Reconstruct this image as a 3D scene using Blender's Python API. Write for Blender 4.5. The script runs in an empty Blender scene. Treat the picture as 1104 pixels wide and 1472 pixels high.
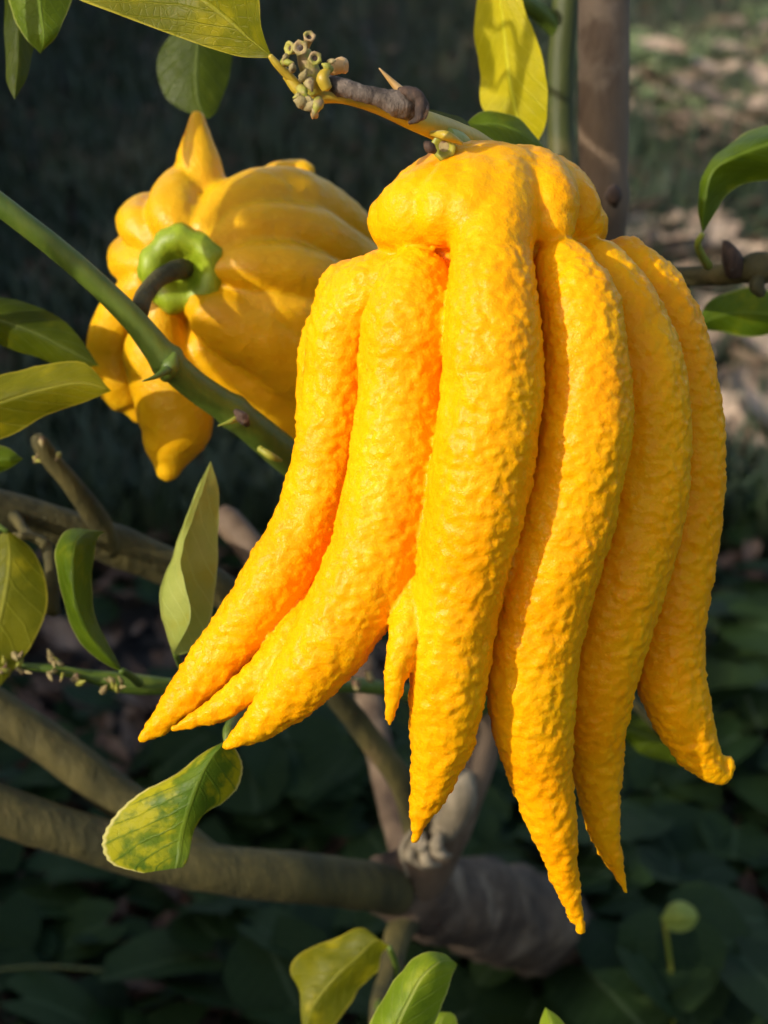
import bpy, math, random
import numpy as np
from mathutils import Vector, Matrix, Quaternion

random.seed(7)
rng = np.random.default_rng(7)
scene = bpy.context.scene
COL = scene.collection

# ------------------------------------------------------------------ camera
CAM_H, PITCH = 0.85, math.radians(25.0)
FPX = 60.0 / 36.0 * 1472.0
cam_d = bpy.data.cameras.new('camera')
cam = bpy.data.objects.new('camera', cam_d)
COL.objects.link(cam)
cam.location = (0, 0, CAM_H)
cam.rotation_euler = (math.pi / 2 - PITCH, 0, 0)
cam_d.lens, cam_d.sensor_width, cam_d.sensor_fit = 60.0, 36.0, 'AUTO'
cam_d.clip_start, cam_d.clip_end = 0.01, 2000.0
cam_d.dof.use_dof = True
cam_d.dof.focus_distance = 0.475
cam_d.dof.aperture_fstop = 14.0
scene.camera = cam

# ------------------------------------------------------------------ sun, sky, exposure
SUN_EL, SUN_OFF = math.radians(27.0), math.radians(55.0)
SUN = Vector((-math.sin(SUN_OFF) * math.cos(SUN_EL), -math.cos(SUN_OFF) * math.cos(SUN_EL), math.sin(SUN_EL)))
world = bpy.data.worlds.new('World')
scene.world = world
world.use_nodes = True
wn = world.node_tree
for n in list(wn.nodes):
    wn.nodes.remove(n)
sky = wn.nodes.new('ShaderNodeTexSky')
sky.sky_type = 'NISHITA'
sky.sun_disc = False
sky.air_density, sky.dust_density, sky.ozone_density = 1.0, 2.6, 0.3
sky.sun_elevation = SUN_EL
sky.sun_rotation = math.atan2(SUN.x, SUN.y)
bg = wn.nodes.new('ShaderNodeBackground')
bg.inputs['Strength'].default_value = 0.15
wo = wn.nodes.new('ShaderNodeOutputWorld')
wn.links.new(sky.outputs[0], bg.inputs['Color'])
wn.links.new(bg.outputs[0], wo.inputs['Surface'])
sun_d = bpy.data.lights.new('sun', 'SUN')
sun_d.energy, sun_d.angle, sun_d.color = 2.9, math.radians(0.5), (1.0, 0.92, 0.78)
sun_o = bpy.data.objects.new('sun', sun_d)
COL.objects.link(sun_o)
sun_o.rotation_euler = SUN.to_track_quat('Z', 'Y').to_euler()
vs = scene.view_settings
vs.view_transform, vs.look, vs.gamma, vs.exposure = 'Standard', 'None', 1.0, 0.40
vs.use_curve_mapping = False
cy = scene.cycles
cy.max_bounces, cy.diffuse_bounces, cy.glossy_bounces, cy.transmission_bounces = 6, 4, 2, 3
cy.use_adaptive_sampling, cy.adaptive_threshold = True, 0.03
cy.caustics_reflective = cy.caustics_refractive = False

# ------------------------------------------------------------------ helpers
CP, SP = math.cos(PITCH), math.sin(PITCH)


def P(px, py, d):
    """a point of the place: photo pixel and its depth in metres along the lens axis"""
    x = (px - 552.0) * d / FPX
    y = (736.0 - py) * d / FPX
    return np.array((x, d * CP + y * SP, CAM_H - d * SP + y * CP))


def ground_at(px, py, z=0.0):
    k = (py - 736.0) / FPX
    d = (CAM_H - z) / (SP + k * CP)
    return P(px, py, d)


def crom(pts, n):
    """Catmull-Rom through rows of pts, n samples per span"""
    p = np.asarray(pts, float)
    if len(p) < 3:
        t = np.linspace(0, 1, n + 1)[:, None]
        return p[0] * (1 - t) + p[-1] * t
    q = np.vstack([2 * p[0] - p[1], p, 2 * p[-1] - p[-2]])
    out = []
    for i in range(1, len(q) - 2):
        a, b, c, d = q[i - 1], q[i], q[i + 1], q[i + 2]
        for k in range(n):
            t = k / n
            out.append(0.5 * (2 * b + (c - a) * t + (2 * a - 5 * b + 4 * c - d) * t * t + (3 * b - a - 3 * c + d) * t ** 3))
    out.append(p[-1])
    return np.array(out)


def _hash(i, j, k, s=0):
    h = (i * 374761393 + j * 668265263 + k * 2147483647 + s * 974711) & 0xFFFFFFFF
    h = ((h ^ (h >> 13)) * 1274126177) & 0xFFFFFFFF
    h = ((h ^ (h >> 16)) * 2246822519) & 0xFFFFFFFF
    return ((h ^ (h >> 15)) & 0xFFFFFF) / float(0xFFFFFF)


def vnoise(p, s=0):
    p = np.asarray(p, float)
    f = np.floor(p).astype(np.int64)
    t = p - f
    t = t * t * t * (t * (t * 6 - 15) + 10)
    r = 0
    for a in (0, 1):
        wx = t[:, 0] if a else 1 - t[:, 0]
        for b in (0, 1):
            wy = t[:, 1] if b else 1 - t[:, 1]
            for c in (0, 1):
                wz = t[:, 2] if c else 1 - t[:, 2]
                r = r + wx * wy * wz * _hash(f[:, 0] + a, f[:, 1] + b, f[:, 2] + c, s)
    return r * 2 - 1


def worley(p, s=0):
    p = np.asarray(p, float)
    f = np.floor(p).astype(np.int64)
    best = np.full(len(p), 9.0)
    for a in (-1, 0, 1):
        for b in (-1, 0, 1):
            for c in (-1, 0, 1):
                i, j, k = f[:, 0] + a, f[:, 1] + b, f[:, 2] + c
                d = ((i + _hash(i, j, k, s + 1) - p[:, 0]) ** 2 + (j + _hash(i, j, k, s + 2) - p[:, 1]) ** 2
                     + (k + _hash(i, j, k, s + 3) - p[:, 2]) ** 2)
                best = np.minimum(best, d)
    return np.sqrt(best)


def tube_mesh(path, rad, sides=12, cap=True):
    """rings along path (N,3) with radii (N); closed ends. returns verts, faces, uv"""
    path = np.asarray(path, float)
    n = len(path)
    tan = np.gradient(path, axis=0)
    tan /= np.linalg.norm(tan, axis=1)[:, None] + 1e-12
    ref = np.array((0.13, 0.31, 0.94))
    if abs(tan[0] @ ref) > 0.9:
        ref = np.array((0.94, 0.1, 0.2))
    u = np.cross(tan[0], ref)
    u /= np.linalg.norm(u)
    V, F = [], []
    ang = np.arange(sides) * 2 * math.pi / sides
    for i in range(n):
        u = u - tan[i] * (u @ tan[i])
        u /= np.linalg.norm(u) + 1e-12
        w = np.cross(tan[i], u)
        V.append(path[i] + rad[i] * (np.cos(ang)[:, None] * u + np.sin(ang)[:, None] * w))
    V = np.vstack(V)
    for i in range(n - 1):
        for k in range(sides):
            a, b = i * sides + k, i * sides + (k + 1) % sides
            F.append((a, b, b + sides, a + sides))
    if cap:
        V = np.vstack([V, path[0] - tan[0] * rad[0] * 0.5, path[-1] + tan[-1] * rad[-1] * 0.5])
        c0, c1 = n * sides, n * sides + 1
        for k in range(sides):
            F.append((c0, (k + 1) % sides, k))
            F.append((c1, (n - 1) * sides + k, (n - 1) * sides + (k + 1) % sides))
    return V, F


def new_mesh(name, V, F, uv=None, smooth=True):
    m = bpy.data.meshes.new(name)
    m.from_pydata([tuple(v) for v in np.asarray(V, float)], [], [tuple(int(i) for i in f) for f in F])
    if uv is not None:
        lay = m.uv_layers.new(name='UVMap')
        idx = np.zeros(len(m.loops), dtype=np.int32)
        m.loops.foreach_get('vertex_index', idx)
        lay.data.foreach_set('uv', np.asarray(uv, np.float32)[idx].ravel())
    if smooth:
        m.polygons.foreach_set('use_smooth', [True] * len(m.polygons))
    m.update()
    return m


def link(name, mesh, mat, parent=None):
    o = bpy.data.objects.new(name, mesh)
    COL.objects.link(o)
    if mat is not None and mesh is not None and len(mesh.materials) == 0:
        mesh.materials.append(mat)
    if parent is not None:
        o.parent = parent
    return o


def root_of(o):
    while o.parent is not None:
        o = o.parent
    return o


def part(name, V, F, mat, parent, uv=None, smooth=True):
    """mesh given in world metres, made a child of parent (whose root Empty holds the only offset)"""
    off = np.array(root_of(parent).location) if parent is not None else np.zeros(3)
    return link(name, new_mesh(name, np.asarray(V, float) - off, F, uv, smooth), mat, parent)


def tag(o, label=None, cat=None, group=None, kind=None):
    for k, v in (('label', label), ('category', cat), ('group', group), ('kind', kind)):
        if v:
            o[k] = v
    return o


def empty(name, loc):
    o = bpy.data.objects.new(name, None)
    o.empty_display_size = 0.02
    o.location = tuple(loc)
    COL.objects.link(o)
    return o


# ------------------------------------------------------------------ materials
class NT:
    def __init__(self, name):
        self.m = bpy.data.materials.new(name)
        self.m.use_nodes = True
        self.t = self.m.node_tree
        for n in list(self.t.nodes):
            self.t.nodes.remove(n)
        self.out = self.n('ShaderNodeOutputMaterial')

    def n(self, kind, **kw):
        x = self.t.nodes.new(kind)
        for k, v in kw.items():
            setattr(x, k, v)
        return x

    def set(self, sock, v):
        if isinstance(v, bpy.types.NodeSocket):
            self.t.links.new(v, sock)
        else:
            if isinstance(v, (tuple, list)) and len(v) == 3 and sock.type == 'RGBA':
                v = (*v, 1.0)
            sock.default_value = v

    def noise(self, vec, scale, detail=3.0, rough=0.55, dist=0.0):
        x = self.n('ShaderNodeTexNoise')
        self.set(x.inputs['Vector'], vec)
        for k, v in (('Scale', scale), ('Detail', detail), ('Roughness', rough), ('Distortion', dist)):
            x.inputs[k].default_value = v
        return x.outputs['Fac']

    def voro(self, vec, scale, feature='F1', out='Distance'):
        x = self.n('ShaderNodeTexVoronoi', feature=feature)
        self.set(x.inputs['Vector'], vec)
        x.inputs['Scale'].default_value = scale
        return x.outputs[out]

    def math(self, op, a, b=0.0, clamp=False):
        x = self.n('ShaderNodeMath', operation=op, use_clamp=clamp)
        self.set(x.inputs[0], a)
        self.set(x.inputs[1], b)
        return x.outputs[0]

    def ramp(self, v, lo, hi, a=0.0, b=1.0):
        x = self.n('ShaderNodeMapRange')
        x.interpolation_type = 'SMOOTHSTEP'
        self.set(x.inputs[0], v)
        for i, q in zip((1, 2, 3, 4), (lo, hi, a, b)):
            self.set(x.inputs[i], q)
        return x.outputs[0]

    def mix(self, f, a, b):
        x = self.n('ShaderNodeMix', data_type='RGBA')
        self.set(x.inputs[0], f)
        self.set(x.inputs[6], a)
        self.set(x.inputs[7], b)
        return x.outputs[2]

    def coord(self, which='Object'):
        return self.n('ShaderNodeTexCoord').outputs[which]

    def bump(self, h, strength, dist, prev=None):
        x = self.n('ShaderNodeBump')
        x.inputs['Strength'].default_value = strength
        x.inputs['Distance'].default_value = dist
        self.set(x.inputs['Height'], h)
        if prev is not None:
            self.set(x.inputs['Normal'], prev)
        return x.outputs[0]

    def princ(self, color, rough=0.5, normal=None, **kw):
        x = self.n('ShaderNodeBsdfPrincipled')
        self.set(x.inputs['Base Color'], color)
        self.set(x.inputs['Roughness'], rough)
        if normal is not None:
            self.set(x.inputs['Normal'], normal)
        for k, v in kw.items():
            self.set(x.inputs[k.replace('_', ' ')], v)
        return x

    def finish(self, shader):
        self.t.links.new(shader, self.out.inputs['Surface'])
        return self.m


def fruit_mat(name, c0, c1, c2, pebble, spec=0.12):
    t = NT(name)
    co = t.coord()
    big = t.ramp(t.noise(co, 38, 3), 0.35, 0.68)
    col = t.mix(big, c0, c1)
    fleck = t.ramp(t.noise(co, 420, 2), 0.55, 0.75)
    col = t.mix(t.math('MULTIPLY', fleck, 0.35), col, c2)
    oil = t.voro(co, 900)
    h1 = t.noise(co, 340, 3, 0.6)
    nb = t.bump(h1, 0.55 * pebble, 0.0012)
    nb = t.bump(t.ramp(oil, 0.05, 0.45), 0.25 * pebble, 0.0004, nb)
    rough = t.ramp(h1, 0.3, 0.7, 0.46, 0.32)
    b = t.princ(col, rough, nb)
    b.inputs['Subsurface Weight'].default_value = 0.35
    b.inputs['Subsurface Radius'].default_value = (1.0, 0.55, 0.08)
    b.inputs['Subsurface Scale'].default_value = 0.0022
    b.inputs['Specular IOR Level'].default_value = spec
    return t.finish(b.outputs[0])


def leaf_mat(name, c_dark, c_light, c_blot=None, blot=0.0, trans=0.4, c_trans=None, edge=None, rough=0.45, vein=None, spread=0.0, bscale=70, spec=0.2):
    t = NT(name)
    uv = t.coord('UV')
    co = t.coord()
    sep = t.n('ShaderNodeSeparateXYZ')
    t.set(sep.inputs[0], uv)
    u, v = sep.outputs[0], sep.outputs[1]
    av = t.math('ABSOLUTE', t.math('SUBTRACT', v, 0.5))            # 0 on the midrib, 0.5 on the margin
    mid = t.ramp(av, 0.012, 0.035, 1.0, 0.0)
    wob = t.math('MULTIPLY', t.noise(co, 90, 2), 0.05)
    ph = t.math('SUBTRACT', t.math('ADD', u, wob), t.math('MULTIPLY', av, 0.55))
    saw = t.math('FRACT', t.math('MULTIPLY', ph, 9.0))
    side = t.ramp(t.math('ABSOLUTE', t.math('SUBTRACT', saw, 0.5)), 0.0, 0.09, 1.0, 0.0)
    net = t.ramp(t.voro(co, 420, 'DISTANCE_TO_EDGE'), 0.0, 0.09, 1.0, 0.0)
    n1 = t.ramp(t.noise(co, 55, 4), 0.32, 0.7)
    col = t.mix(n1, c_dark, c_light)
    if c_blot is not None:
        bl = t.ramp(t.math('ADD', t.math('ADD', t.noise(co, bscale, 4), t.math('MULTIPLY', side, -0.10)), t.math('MULTIPLY', av, spread)), 0.58 - blot, 0.80 - blot)
        col = t.mix(bl, col, c_blot)
    vc = vein or tuple(min(1, c * 1.5 + 0.03) for c in c_light)
    vf = t.math('MAXIMUM', mid, t.math('MULTIPLY', side, 0.35))
    col = t.mix(t.math('MULTIPLY', vf, 0.6), col, vc)
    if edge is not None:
        col = t.mix(t.ramp(av, 0.472, 0.492), col, edge)  # pale margin: sunlit rim of the leaf put into its colour
    h = t.math('ADD', t.math('MULTIPLY', vf, -1.0), t.math('MULTIPLY', net, -0.12))
    h = t.math('ADD', h, t.math('MULTIPLY', t.noise(co, 160, 2), 0.7))
    nb = t.bump(h, 0.6, 0.0007)
    b = t.princ(col, rough, nb)
    b.inputs['Specular IOR Level'].default_value = spec
    tr = t.n('ShaderNodeBsdfTranslucent')
    ct = c_trans or tuple(min(1.0, c * 1.6) for c in c_light)
    t.set(tr.inputs['Color'], t.mix(0.5, col, ct))
    t.set(tr.inputs['Normal'], nb)
    mx = t.n('ShaderNodeMixShader')
    mx.inputs[0].default_value = trans
    t.t.links.new(b.outputs[0], mx.inputs[1])
    t.t.links.new(tr.outputs[0], mx.inputs[2])
    return t.finish(mx.outputs[0])


def bark_mat(name, c0, c1, c2=None, scale=60, rough=0.75, bumpd=0.0012, stretch=(1, 1, 0.35), spot=0.6):
    t = NT(name)
    co = t.coord()
    mp = t.n('ShaderNodeMapping')
    t.set(mp.inputs[0], co)
    mp.inputs['Scale'].default_value = stretch
    a = t.noise(mp.outputs[0], scale, 5, 0.62)
    col = t.mix(t.ramp(a, 0.33, 0.68), c0, c1)
    if c2:
        col = t.mix(t.ramp(t.noise(co, scale * 0.5, 4), spot, spot + 0.14), col, c2)
    fine = t.noise(mp.outputs[0], scale * 5, 4, 0.65)
    nb = t.bump(t.math('ADD', a, t.math('MULTIPLY', fine, 0.5)), 0.7, bumpd)
    return t.finish(t.princ(col, rough, nb).outputs[0])


M = {}
M['fruit'] = fruit_mat('citron_rind', (0.94, 0.36, 0.001), (0.96, 0.43, 0.002), (0.97, 0.55, 0.015), 0.7)
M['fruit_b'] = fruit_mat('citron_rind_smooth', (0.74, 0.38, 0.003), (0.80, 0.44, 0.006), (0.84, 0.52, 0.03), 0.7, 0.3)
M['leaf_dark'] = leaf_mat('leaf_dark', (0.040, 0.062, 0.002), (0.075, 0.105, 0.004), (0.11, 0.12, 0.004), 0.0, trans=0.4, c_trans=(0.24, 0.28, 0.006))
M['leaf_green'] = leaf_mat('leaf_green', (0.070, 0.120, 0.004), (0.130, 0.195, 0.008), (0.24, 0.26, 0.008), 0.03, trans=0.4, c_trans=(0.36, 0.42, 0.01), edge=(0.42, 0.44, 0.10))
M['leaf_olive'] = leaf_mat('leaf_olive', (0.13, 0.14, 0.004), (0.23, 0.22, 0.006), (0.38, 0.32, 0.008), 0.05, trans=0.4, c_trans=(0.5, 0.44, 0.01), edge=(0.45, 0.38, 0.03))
M['leaf_yellow'] = leaf_mat('leaf_yellow', (0.55, 0.46, 0.008), (0.75, 0.60, 0.012), (0.42, 0.40, 0.015), -0.03, trans=0.5, c_trans=(0.85, 0.68, 0.01))
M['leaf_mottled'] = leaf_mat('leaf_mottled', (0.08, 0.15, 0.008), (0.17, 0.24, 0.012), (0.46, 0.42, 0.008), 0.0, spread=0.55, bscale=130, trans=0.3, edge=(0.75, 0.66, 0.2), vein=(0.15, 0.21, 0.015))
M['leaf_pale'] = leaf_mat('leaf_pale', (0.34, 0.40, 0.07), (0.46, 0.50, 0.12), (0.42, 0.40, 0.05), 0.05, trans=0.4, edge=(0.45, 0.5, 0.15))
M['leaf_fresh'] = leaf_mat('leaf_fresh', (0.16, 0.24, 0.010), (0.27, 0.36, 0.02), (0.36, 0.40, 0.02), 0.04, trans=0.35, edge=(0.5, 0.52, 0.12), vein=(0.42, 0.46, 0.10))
M['bark'] = bark_mat('bark', (0.10, 0.062, 0.036), (0.185, 0.125, 0.078), (0.26, 0.19, 0.13), 55)
M['bark_dark'] = bark_mat('bark_dark', (0.05, 0.030, 0.018), (0.15, 0.100, 0.062), (0.24, 0.17, 0.11), 38, 0.9, 0.006, (1, 1, 1), 0.55)
M['bark_olive'] = bark_mat('bark_olive', (0.040, 0.036, 0.009), (0.115, 0.092, 0.024), (0.17, 0.115, 0.045), 60, 0.8, 0.003)
M['stem'] = bark_mat('green_stem', (0.070, 0.120, 0.010), (0.125, 0.180, 0.020), (0.17, 0.18, 0.04), 90, 0.5, 0.0005, spot=0.62)
M['stem_dull'] = bark_mat('dull_stem', (0.040, 0.052, 0.006), (0.068, 0.082, 0.010), (0.09, 0.085, 0.02), 60, 0.6, 0.0006)
M['stem_light'] = bark_mat('light_stem', (0.24, 0.28, 0.03), (0.36, 0.34, 0.04), (0.30, 0.20, 0.05), 120, 0.45, 0.0005)
M['twig_yellow'] = bark_mat('yellow_twig', (0.42, 0.29, 0.02), (0.52, 0.38, 0.04), (0.25, 0.26, 0.03), 110, 0.45, 0.0004)
M['dead'] = bark_mat('dead_wood', (0.045, 0.032, 0.024), (0.19, 0.145, 0.11), (0.36, 0.30, 0.24), 260, 0.9, 0.002)
M['scar'] = bark_mat('weathered_wood', (0.17, 0.135, 0.085), (0.32, 0.26, 0.175), None, 120, 0.9, 0.002)
M['scab'] = bark_mat('dark_scab', (0.03, 0.018, 0.012), (0.09, 0.05, 0.03), (0.35, 0.3, 0.25), 260, 0.8, 0.0015)
M['husk'] = bark_mat('flower_husk', (0.26, 0.20, 0.07), (0.40, 0.32, 0.15), (0.14, 0.07, 0.04), 420, 0.8, 0.001, spot=0.5)
M['cup'] = bark_mat('flower_cup', (0.26, 0.27, 0.025), (0.38, 0.34, 0.06), (0.36, 0.24, 0.11), 260, 0.6, 0.0008, spot=0.5)
M['thorn'] = bark_mat('thorn', (0.50, 0.28, 0.08), (0.62, 0.40, 0.18), None, 150, 0.5, 0.0003)
M['calyx'] = bark_mat('calyx', (0.22, 0.30, 0.008), (0.33, 0.42, 0.015), (0.44, 0.42, 0.12), 160, 0.45, 0.0006)
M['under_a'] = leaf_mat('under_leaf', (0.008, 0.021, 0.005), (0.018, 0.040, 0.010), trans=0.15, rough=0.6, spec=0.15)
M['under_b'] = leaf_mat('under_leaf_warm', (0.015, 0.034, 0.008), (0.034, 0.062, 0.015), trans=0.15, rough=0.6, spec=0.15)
M['litter'] = bark_mat('dry_leaf', (0.05, 0.028, 0.016), (0.13, 0.075, 0.045), (0.24, 0.17, 0.12), 30, 0.8, 0.001, (1, 1, 1), 0.55)
M['litter_red'] = bark_mat('brown_leaf', (0.07, 0.032, 0.018), (0.16, 0.075, 0.04), None, 25, 0.8, 0.001, (1, 1, 1))
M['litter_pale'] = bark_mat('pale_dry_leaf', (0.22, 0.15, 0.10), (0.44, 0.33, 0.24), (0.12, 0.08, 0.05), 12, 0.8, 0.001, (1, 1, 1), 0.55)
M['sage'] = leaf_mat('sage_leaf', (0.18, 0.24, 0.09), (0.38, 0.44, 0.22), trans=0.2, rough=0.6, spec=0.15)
M['grass'] = bark_mat('grass_blade', (0.018, 0.035, 0.014), (0.05, 0.075, 0.03), (0.14, 0.13, 0.07), 6, 0.6, 0.001, (1, 1, 1), 0.55)


# ------------------------------------------------------------------ ground
def ground_material():
    t = NT('soil')
    co = t.coord()
    a = t.noise(co, 2.2, 6, 0.62)
    b = t.noise(co, 23, 5, 0.65)
    c = t.mix(t.ramp(b, 0.35, 0.7), (0.020, 0.021, 0.024), (0.066, 0.060, 0.056))
    c = t.mix(t.ramp(a, 0.45, 0.62), c, (0.035, 0.046, 0.028))
    peb = t.voro(co, 34, 'F1', 'Color')
    sp = t.n('ShaderNodeSeparateColor')
    t.set(sp.inputs[0], peb)
    c = t.mix(t.ramp(sp.outputs[0], 0.80, 0.95, 0.0, 0.6), c, (0.17, 0.15, 0.13))
    nb = t.bump(t.math('ADD', b, t.math('MULTIPLY', t.noise(co, 120, 4), 0.4)), 1.0, 0.02)
    return t.finish(t.princ(c, 0.95, nb).outputs[0])


gx = np.concatenate([-np.geomspace(400, 3.2, 14), np.linspace(-3, 3, 61), np.geomspace(3.2, 400, 14)])
gy = np.concatenate([-np.geomspace(400, 1.2, 14), np.linspace(-1, 8, 91), np.geomspace(8.3, 500, 16)])
GX, GY = np.meshgrid(gx, gy)
fl = np.stack([GX.ravel(), GY.ravel(), np.zeros(GX.size)], 1)
near = np.clip(1.5 - np.abs(fl[:, 0]) / 3, 0, 1) * np.clip((9 - fl[:, 1]) / 2, 0, 1)
fl[:, 2] = near * (0.03 * vnoise(fl * 1.7 + 5) + 0.012 * vnoise(fl * 6.1 + 9)) - 0.03
nx = len(gx)
gf = [(j * nx + i, j * nx + i + 1, (j + 1) * nx + i + 1, (j + 1) * nx + i) for j in range(len(gy) - 1) for i in range(nx - 1)]
ground = link('ground', new_mesh('ground', fl, gf), ground_material())
tag(ground, 'dark bare soil under the citron tree', 'ground', kind='structure')

# ------------------------------------------------------------------ hedge: unseen, added to keep the low sun off the ground
hz_core = []
HX, HY0, HY1, HH = -1.62, -4.0, 7.2, 1.32
shade_hedge = empty('shade_hedge', (HX - 0.25, 1.6, 0))
ys = np.linspace(HY0, HY1, 46)
prof = [(0.24, 0.0), (0.27, 0.35), (0.26, 0.8), (0.22, 1.16), (0.10, 1.24), (-0.12, 1.24), (-0.24, 1.15), (-0.27, 0.7), (-0.25, 0.0)]
hv = np.array([(HX - 0.25 + px, y, pz * HH / 1.32) for y in ys for (px, pz) in prof])
hv[:, 0] += 0.05 * vnoise(hv * 3.1) * (hv[:, 2] > 0.1)
hv[:, 2] += 0.06 * vnoise(hv * 2.3 + 7) * (hv[:, 2] > 0.1)
k = len(prof)
hf = [(j * k + i, j * k + i + 1, (j + 1) * k + i + 1, (j + 1) * k + i) for j in range(len(ys) - 1) for i in range(k - 1)]
hf += [tuple(range(k)), tuple(range((len(ys) - 1) * k + k - 1, (len(ys) - 1) * k - 1, -1))]
part('stems', hv, hf, M['under_a'], shade_hedge)
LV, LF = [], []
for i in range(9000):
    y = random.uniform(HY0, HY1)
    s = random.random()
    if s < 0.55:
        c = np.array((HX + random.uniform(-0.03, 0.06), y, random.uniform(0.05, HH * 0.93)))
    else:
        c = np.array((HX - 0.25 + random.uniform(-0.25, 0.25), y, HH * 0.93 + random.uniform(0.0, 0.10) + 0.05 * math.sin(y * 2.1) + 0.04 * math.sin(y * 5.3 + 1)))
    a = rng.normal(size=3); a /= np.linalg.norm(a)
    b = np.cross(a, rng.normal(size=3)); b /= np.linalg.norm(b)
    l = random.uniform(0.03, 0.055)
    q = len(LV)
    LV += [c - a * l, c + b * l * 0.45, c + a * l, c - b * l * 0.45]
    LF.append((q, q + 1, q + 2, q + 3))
tag(part('foliage', LV, LF, M['under_b'], shade_hedge), kind='stuff')
tag(shade_hedge, 'unseen clipped evergreen row added to shade the ground', 'shade_hedge')

# ------------------------------------------------------------------ citron tree
tree_base = ground_at(872, 1372, -0.03)
tree = empty('citron_tree', tree_base)
tag(tree, 'young citron tree with grey brown limbs, green twigs and yellowing leaves', 'tree')


def branch(name, pts, mat, parent=tree, sides=12, bump=0.06, n=8, seed=0, nodes=(), fine=0.0):
    """pts rows: px, py, depth, radius in photo pixels"""
    c = crom(pts, n)
    path = np.array([P(x, y, d) for x, y, d, r in c])
    rad = np.maximum(c[:, 3], 0.5) * c[:, 2] / FPX
    s = np.linspace(0, len(pts) - 1, len(c))
    for (at, amp, w) in nodes:
        rad *= 1 + amp * np.exp(-((s - at) / w) ** 2)
    V, F = tube_mesh(path, rad, sides)
    rr = np.concatenate([np.repeat(rad, sides), rad[[0, -1]]])
    ctr = np.vstack([np.repeat(path, sides, 0), path[[0, -1]]])
    nrm = V - ctr
    nrm /= np.linalg.norm(nrm, axis=1)[:, None] + 1e-9
    V = V + nrm * (rr * bump * (vnoise(V * 45 + seed) + 0.6 * vnoise(V * 130 + seed)) + rr * fine * (vnoise(V * 420 + seed) + 0.7 * vnoise(V * 900 + seed)))[:, None]
    return part(name, V, F, mat, parent)


trunk = branch('trunk', [(900, 1420, 1.46, 60), (872, 1385, 1.39, 62), (845, 1362, 1.30, 63), (770, 1330, 1.11, 66), (690, 1303, 0.95, 66), (610, 1285, 0.865, 58), (560, 1272, 0.835, 46)],
               M['bark_dark'], sides=28, bump=0.16, n=14, fine=0.012, seed=1)
limb = branch('branch', [(590, 1285, 0.85, 40), (622, 1215, 0.83, 44), (660, 1130, 0.81, 40), (690, 1040, 0.80, 38), (735, 900, 0.78, 37), (800, 700, 0.75, 37), (850, 480, 0.715, 36), (866, 300, 0.69, 34), (868, 130, 0.675, 36), (868, -40, 0.665, 38), (872, -300, 0.65, 36)],
              M['bark'], sides=18, bump=0.05, seed=2, nodes=((7.1, 0.12, 0.15),))
low = branch('branch', [(575, 1285, 0.845, 34), (530, 1274, 0.80, 36), (440, 1262, 0.76, 37), (330, 1252, 0.735, 36), (220, 1232, 0.72, 35), (110, 1200, 0.705, 35), (-20, 1158, 0.69, 36), (-160, 1110, 0.67, 34)],
             M['bark_olive'], sides=16, seed=3)
fork = branch('branch', [(330, 1250, 0.735, 20), (270, 1214, 0.73, 27), (190, 1160, 0.725, 31), (90, 1085, 0.715, 31), (-20, 1010, 0.705, 30), (-130, 940, 0.69, 28)],
              M['bark_olive'], sides=16, seed=4)
grey = branch('branch', [(612, 1245, 0.83, 20), (580, 1132, 0.78, 18), (530, 1060, 0.755, 17), (470, 985, 0.73, 18), (400, 915, 0.715, 22), (320, 850, 0.70, 26), (235, 812, 0.69, 28), (130, 772, 0.675, 29), (0, 733, 0.66, 29), (-140, 700, 0.64, 27)],
              M['bark_olive'], sides=16, seed=5, nodes=((6.6, 0.12, 0.2),))
main_stem = branch('branch', [(690, 1010, 0.79, 24), (640, 900, 0.72, 24), (560, 790, 0.665, 25), (470, 705, 0.62, 25), (400, 645, 0.59, 25), (335, 592, 0.572, 23), (285, 558, 0.562, 22), (240, 518, 0.553, 22), (185, 452, 0.545, 18), (100, 373, 0.535, 17), (10, 302, 0.525, 16.5), (-60, 250, 0.52, 16)],
                   M['stem'], sides=16, bump=0.03, seed=6, nodes=((7.0, 0.22, 0.12), (5.0, 0.15, 0.15)))
back_stem = branch('branch', [(855, 430, 0.72, 20), (825, 330, 0.725, 20), (808, 220, 0.725, 19), (806, 110, 0.72, 19), (812, 20, 0.715, 19), (820, -80, 0.71, 18)],
                   M['stem_dull'], sides=14, bump=0.03, seed=7)
branch('side_twig', [(808, 52, 0.718, 13), (780, 22, 0.71, 14), (752, 2, 0.70, 14), (715, -20, 0.69, 12)], M['stem'], back_stem, bump=0.03, seed=8)
right_twig = branch('branch', [(862, 440, 0.71, 14), (930, 412, 0.66, 16), (985, 398, 0.63, 15), (1040, 394, 0.615, 16), (1090, 385, 0.605, 19), (1160, 380, 0.60, 17)],
                    M['bark_olive'], sides=14, bump=0.08, seed=9, nodes=((4.0, 0.3, 0.25),))
fruit_twig = branch('branch', [(862, 330, 0.69, 15), (800, 290, 0.62, 15), (735, 245, 0.555, 17), (680, 207, 0.503, 20), (630, 184, 0.478, 19), (590, 170, 0.468, 16), (540, 152, 0.462, 11), (490, 140, 0.458, 9), (452, 138, 0.456, 11), (430, 130, 0.455, 9), (412, 108, 0.454, 7)],
                    M['twig_yellow'], sides=14, bump=0.06, seed=10)
flower_twig = branch('branch', [(690, 1030, 0.80, 12), (600, 1000, 0.73, 12), (510, 985, 0.68, 11), (400, 988, 0.65, 12), (300, 990, 0.63, 12), (230, 986, 0.622, 13), (180, 982, 0.617, 15), (130, 972, 0.612, 10), (75, 962, 0.607, 7), (30, 957, 0.604, 5)],
                     M['stem'], sides=12, bump=0.10, seed=11)
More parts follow.
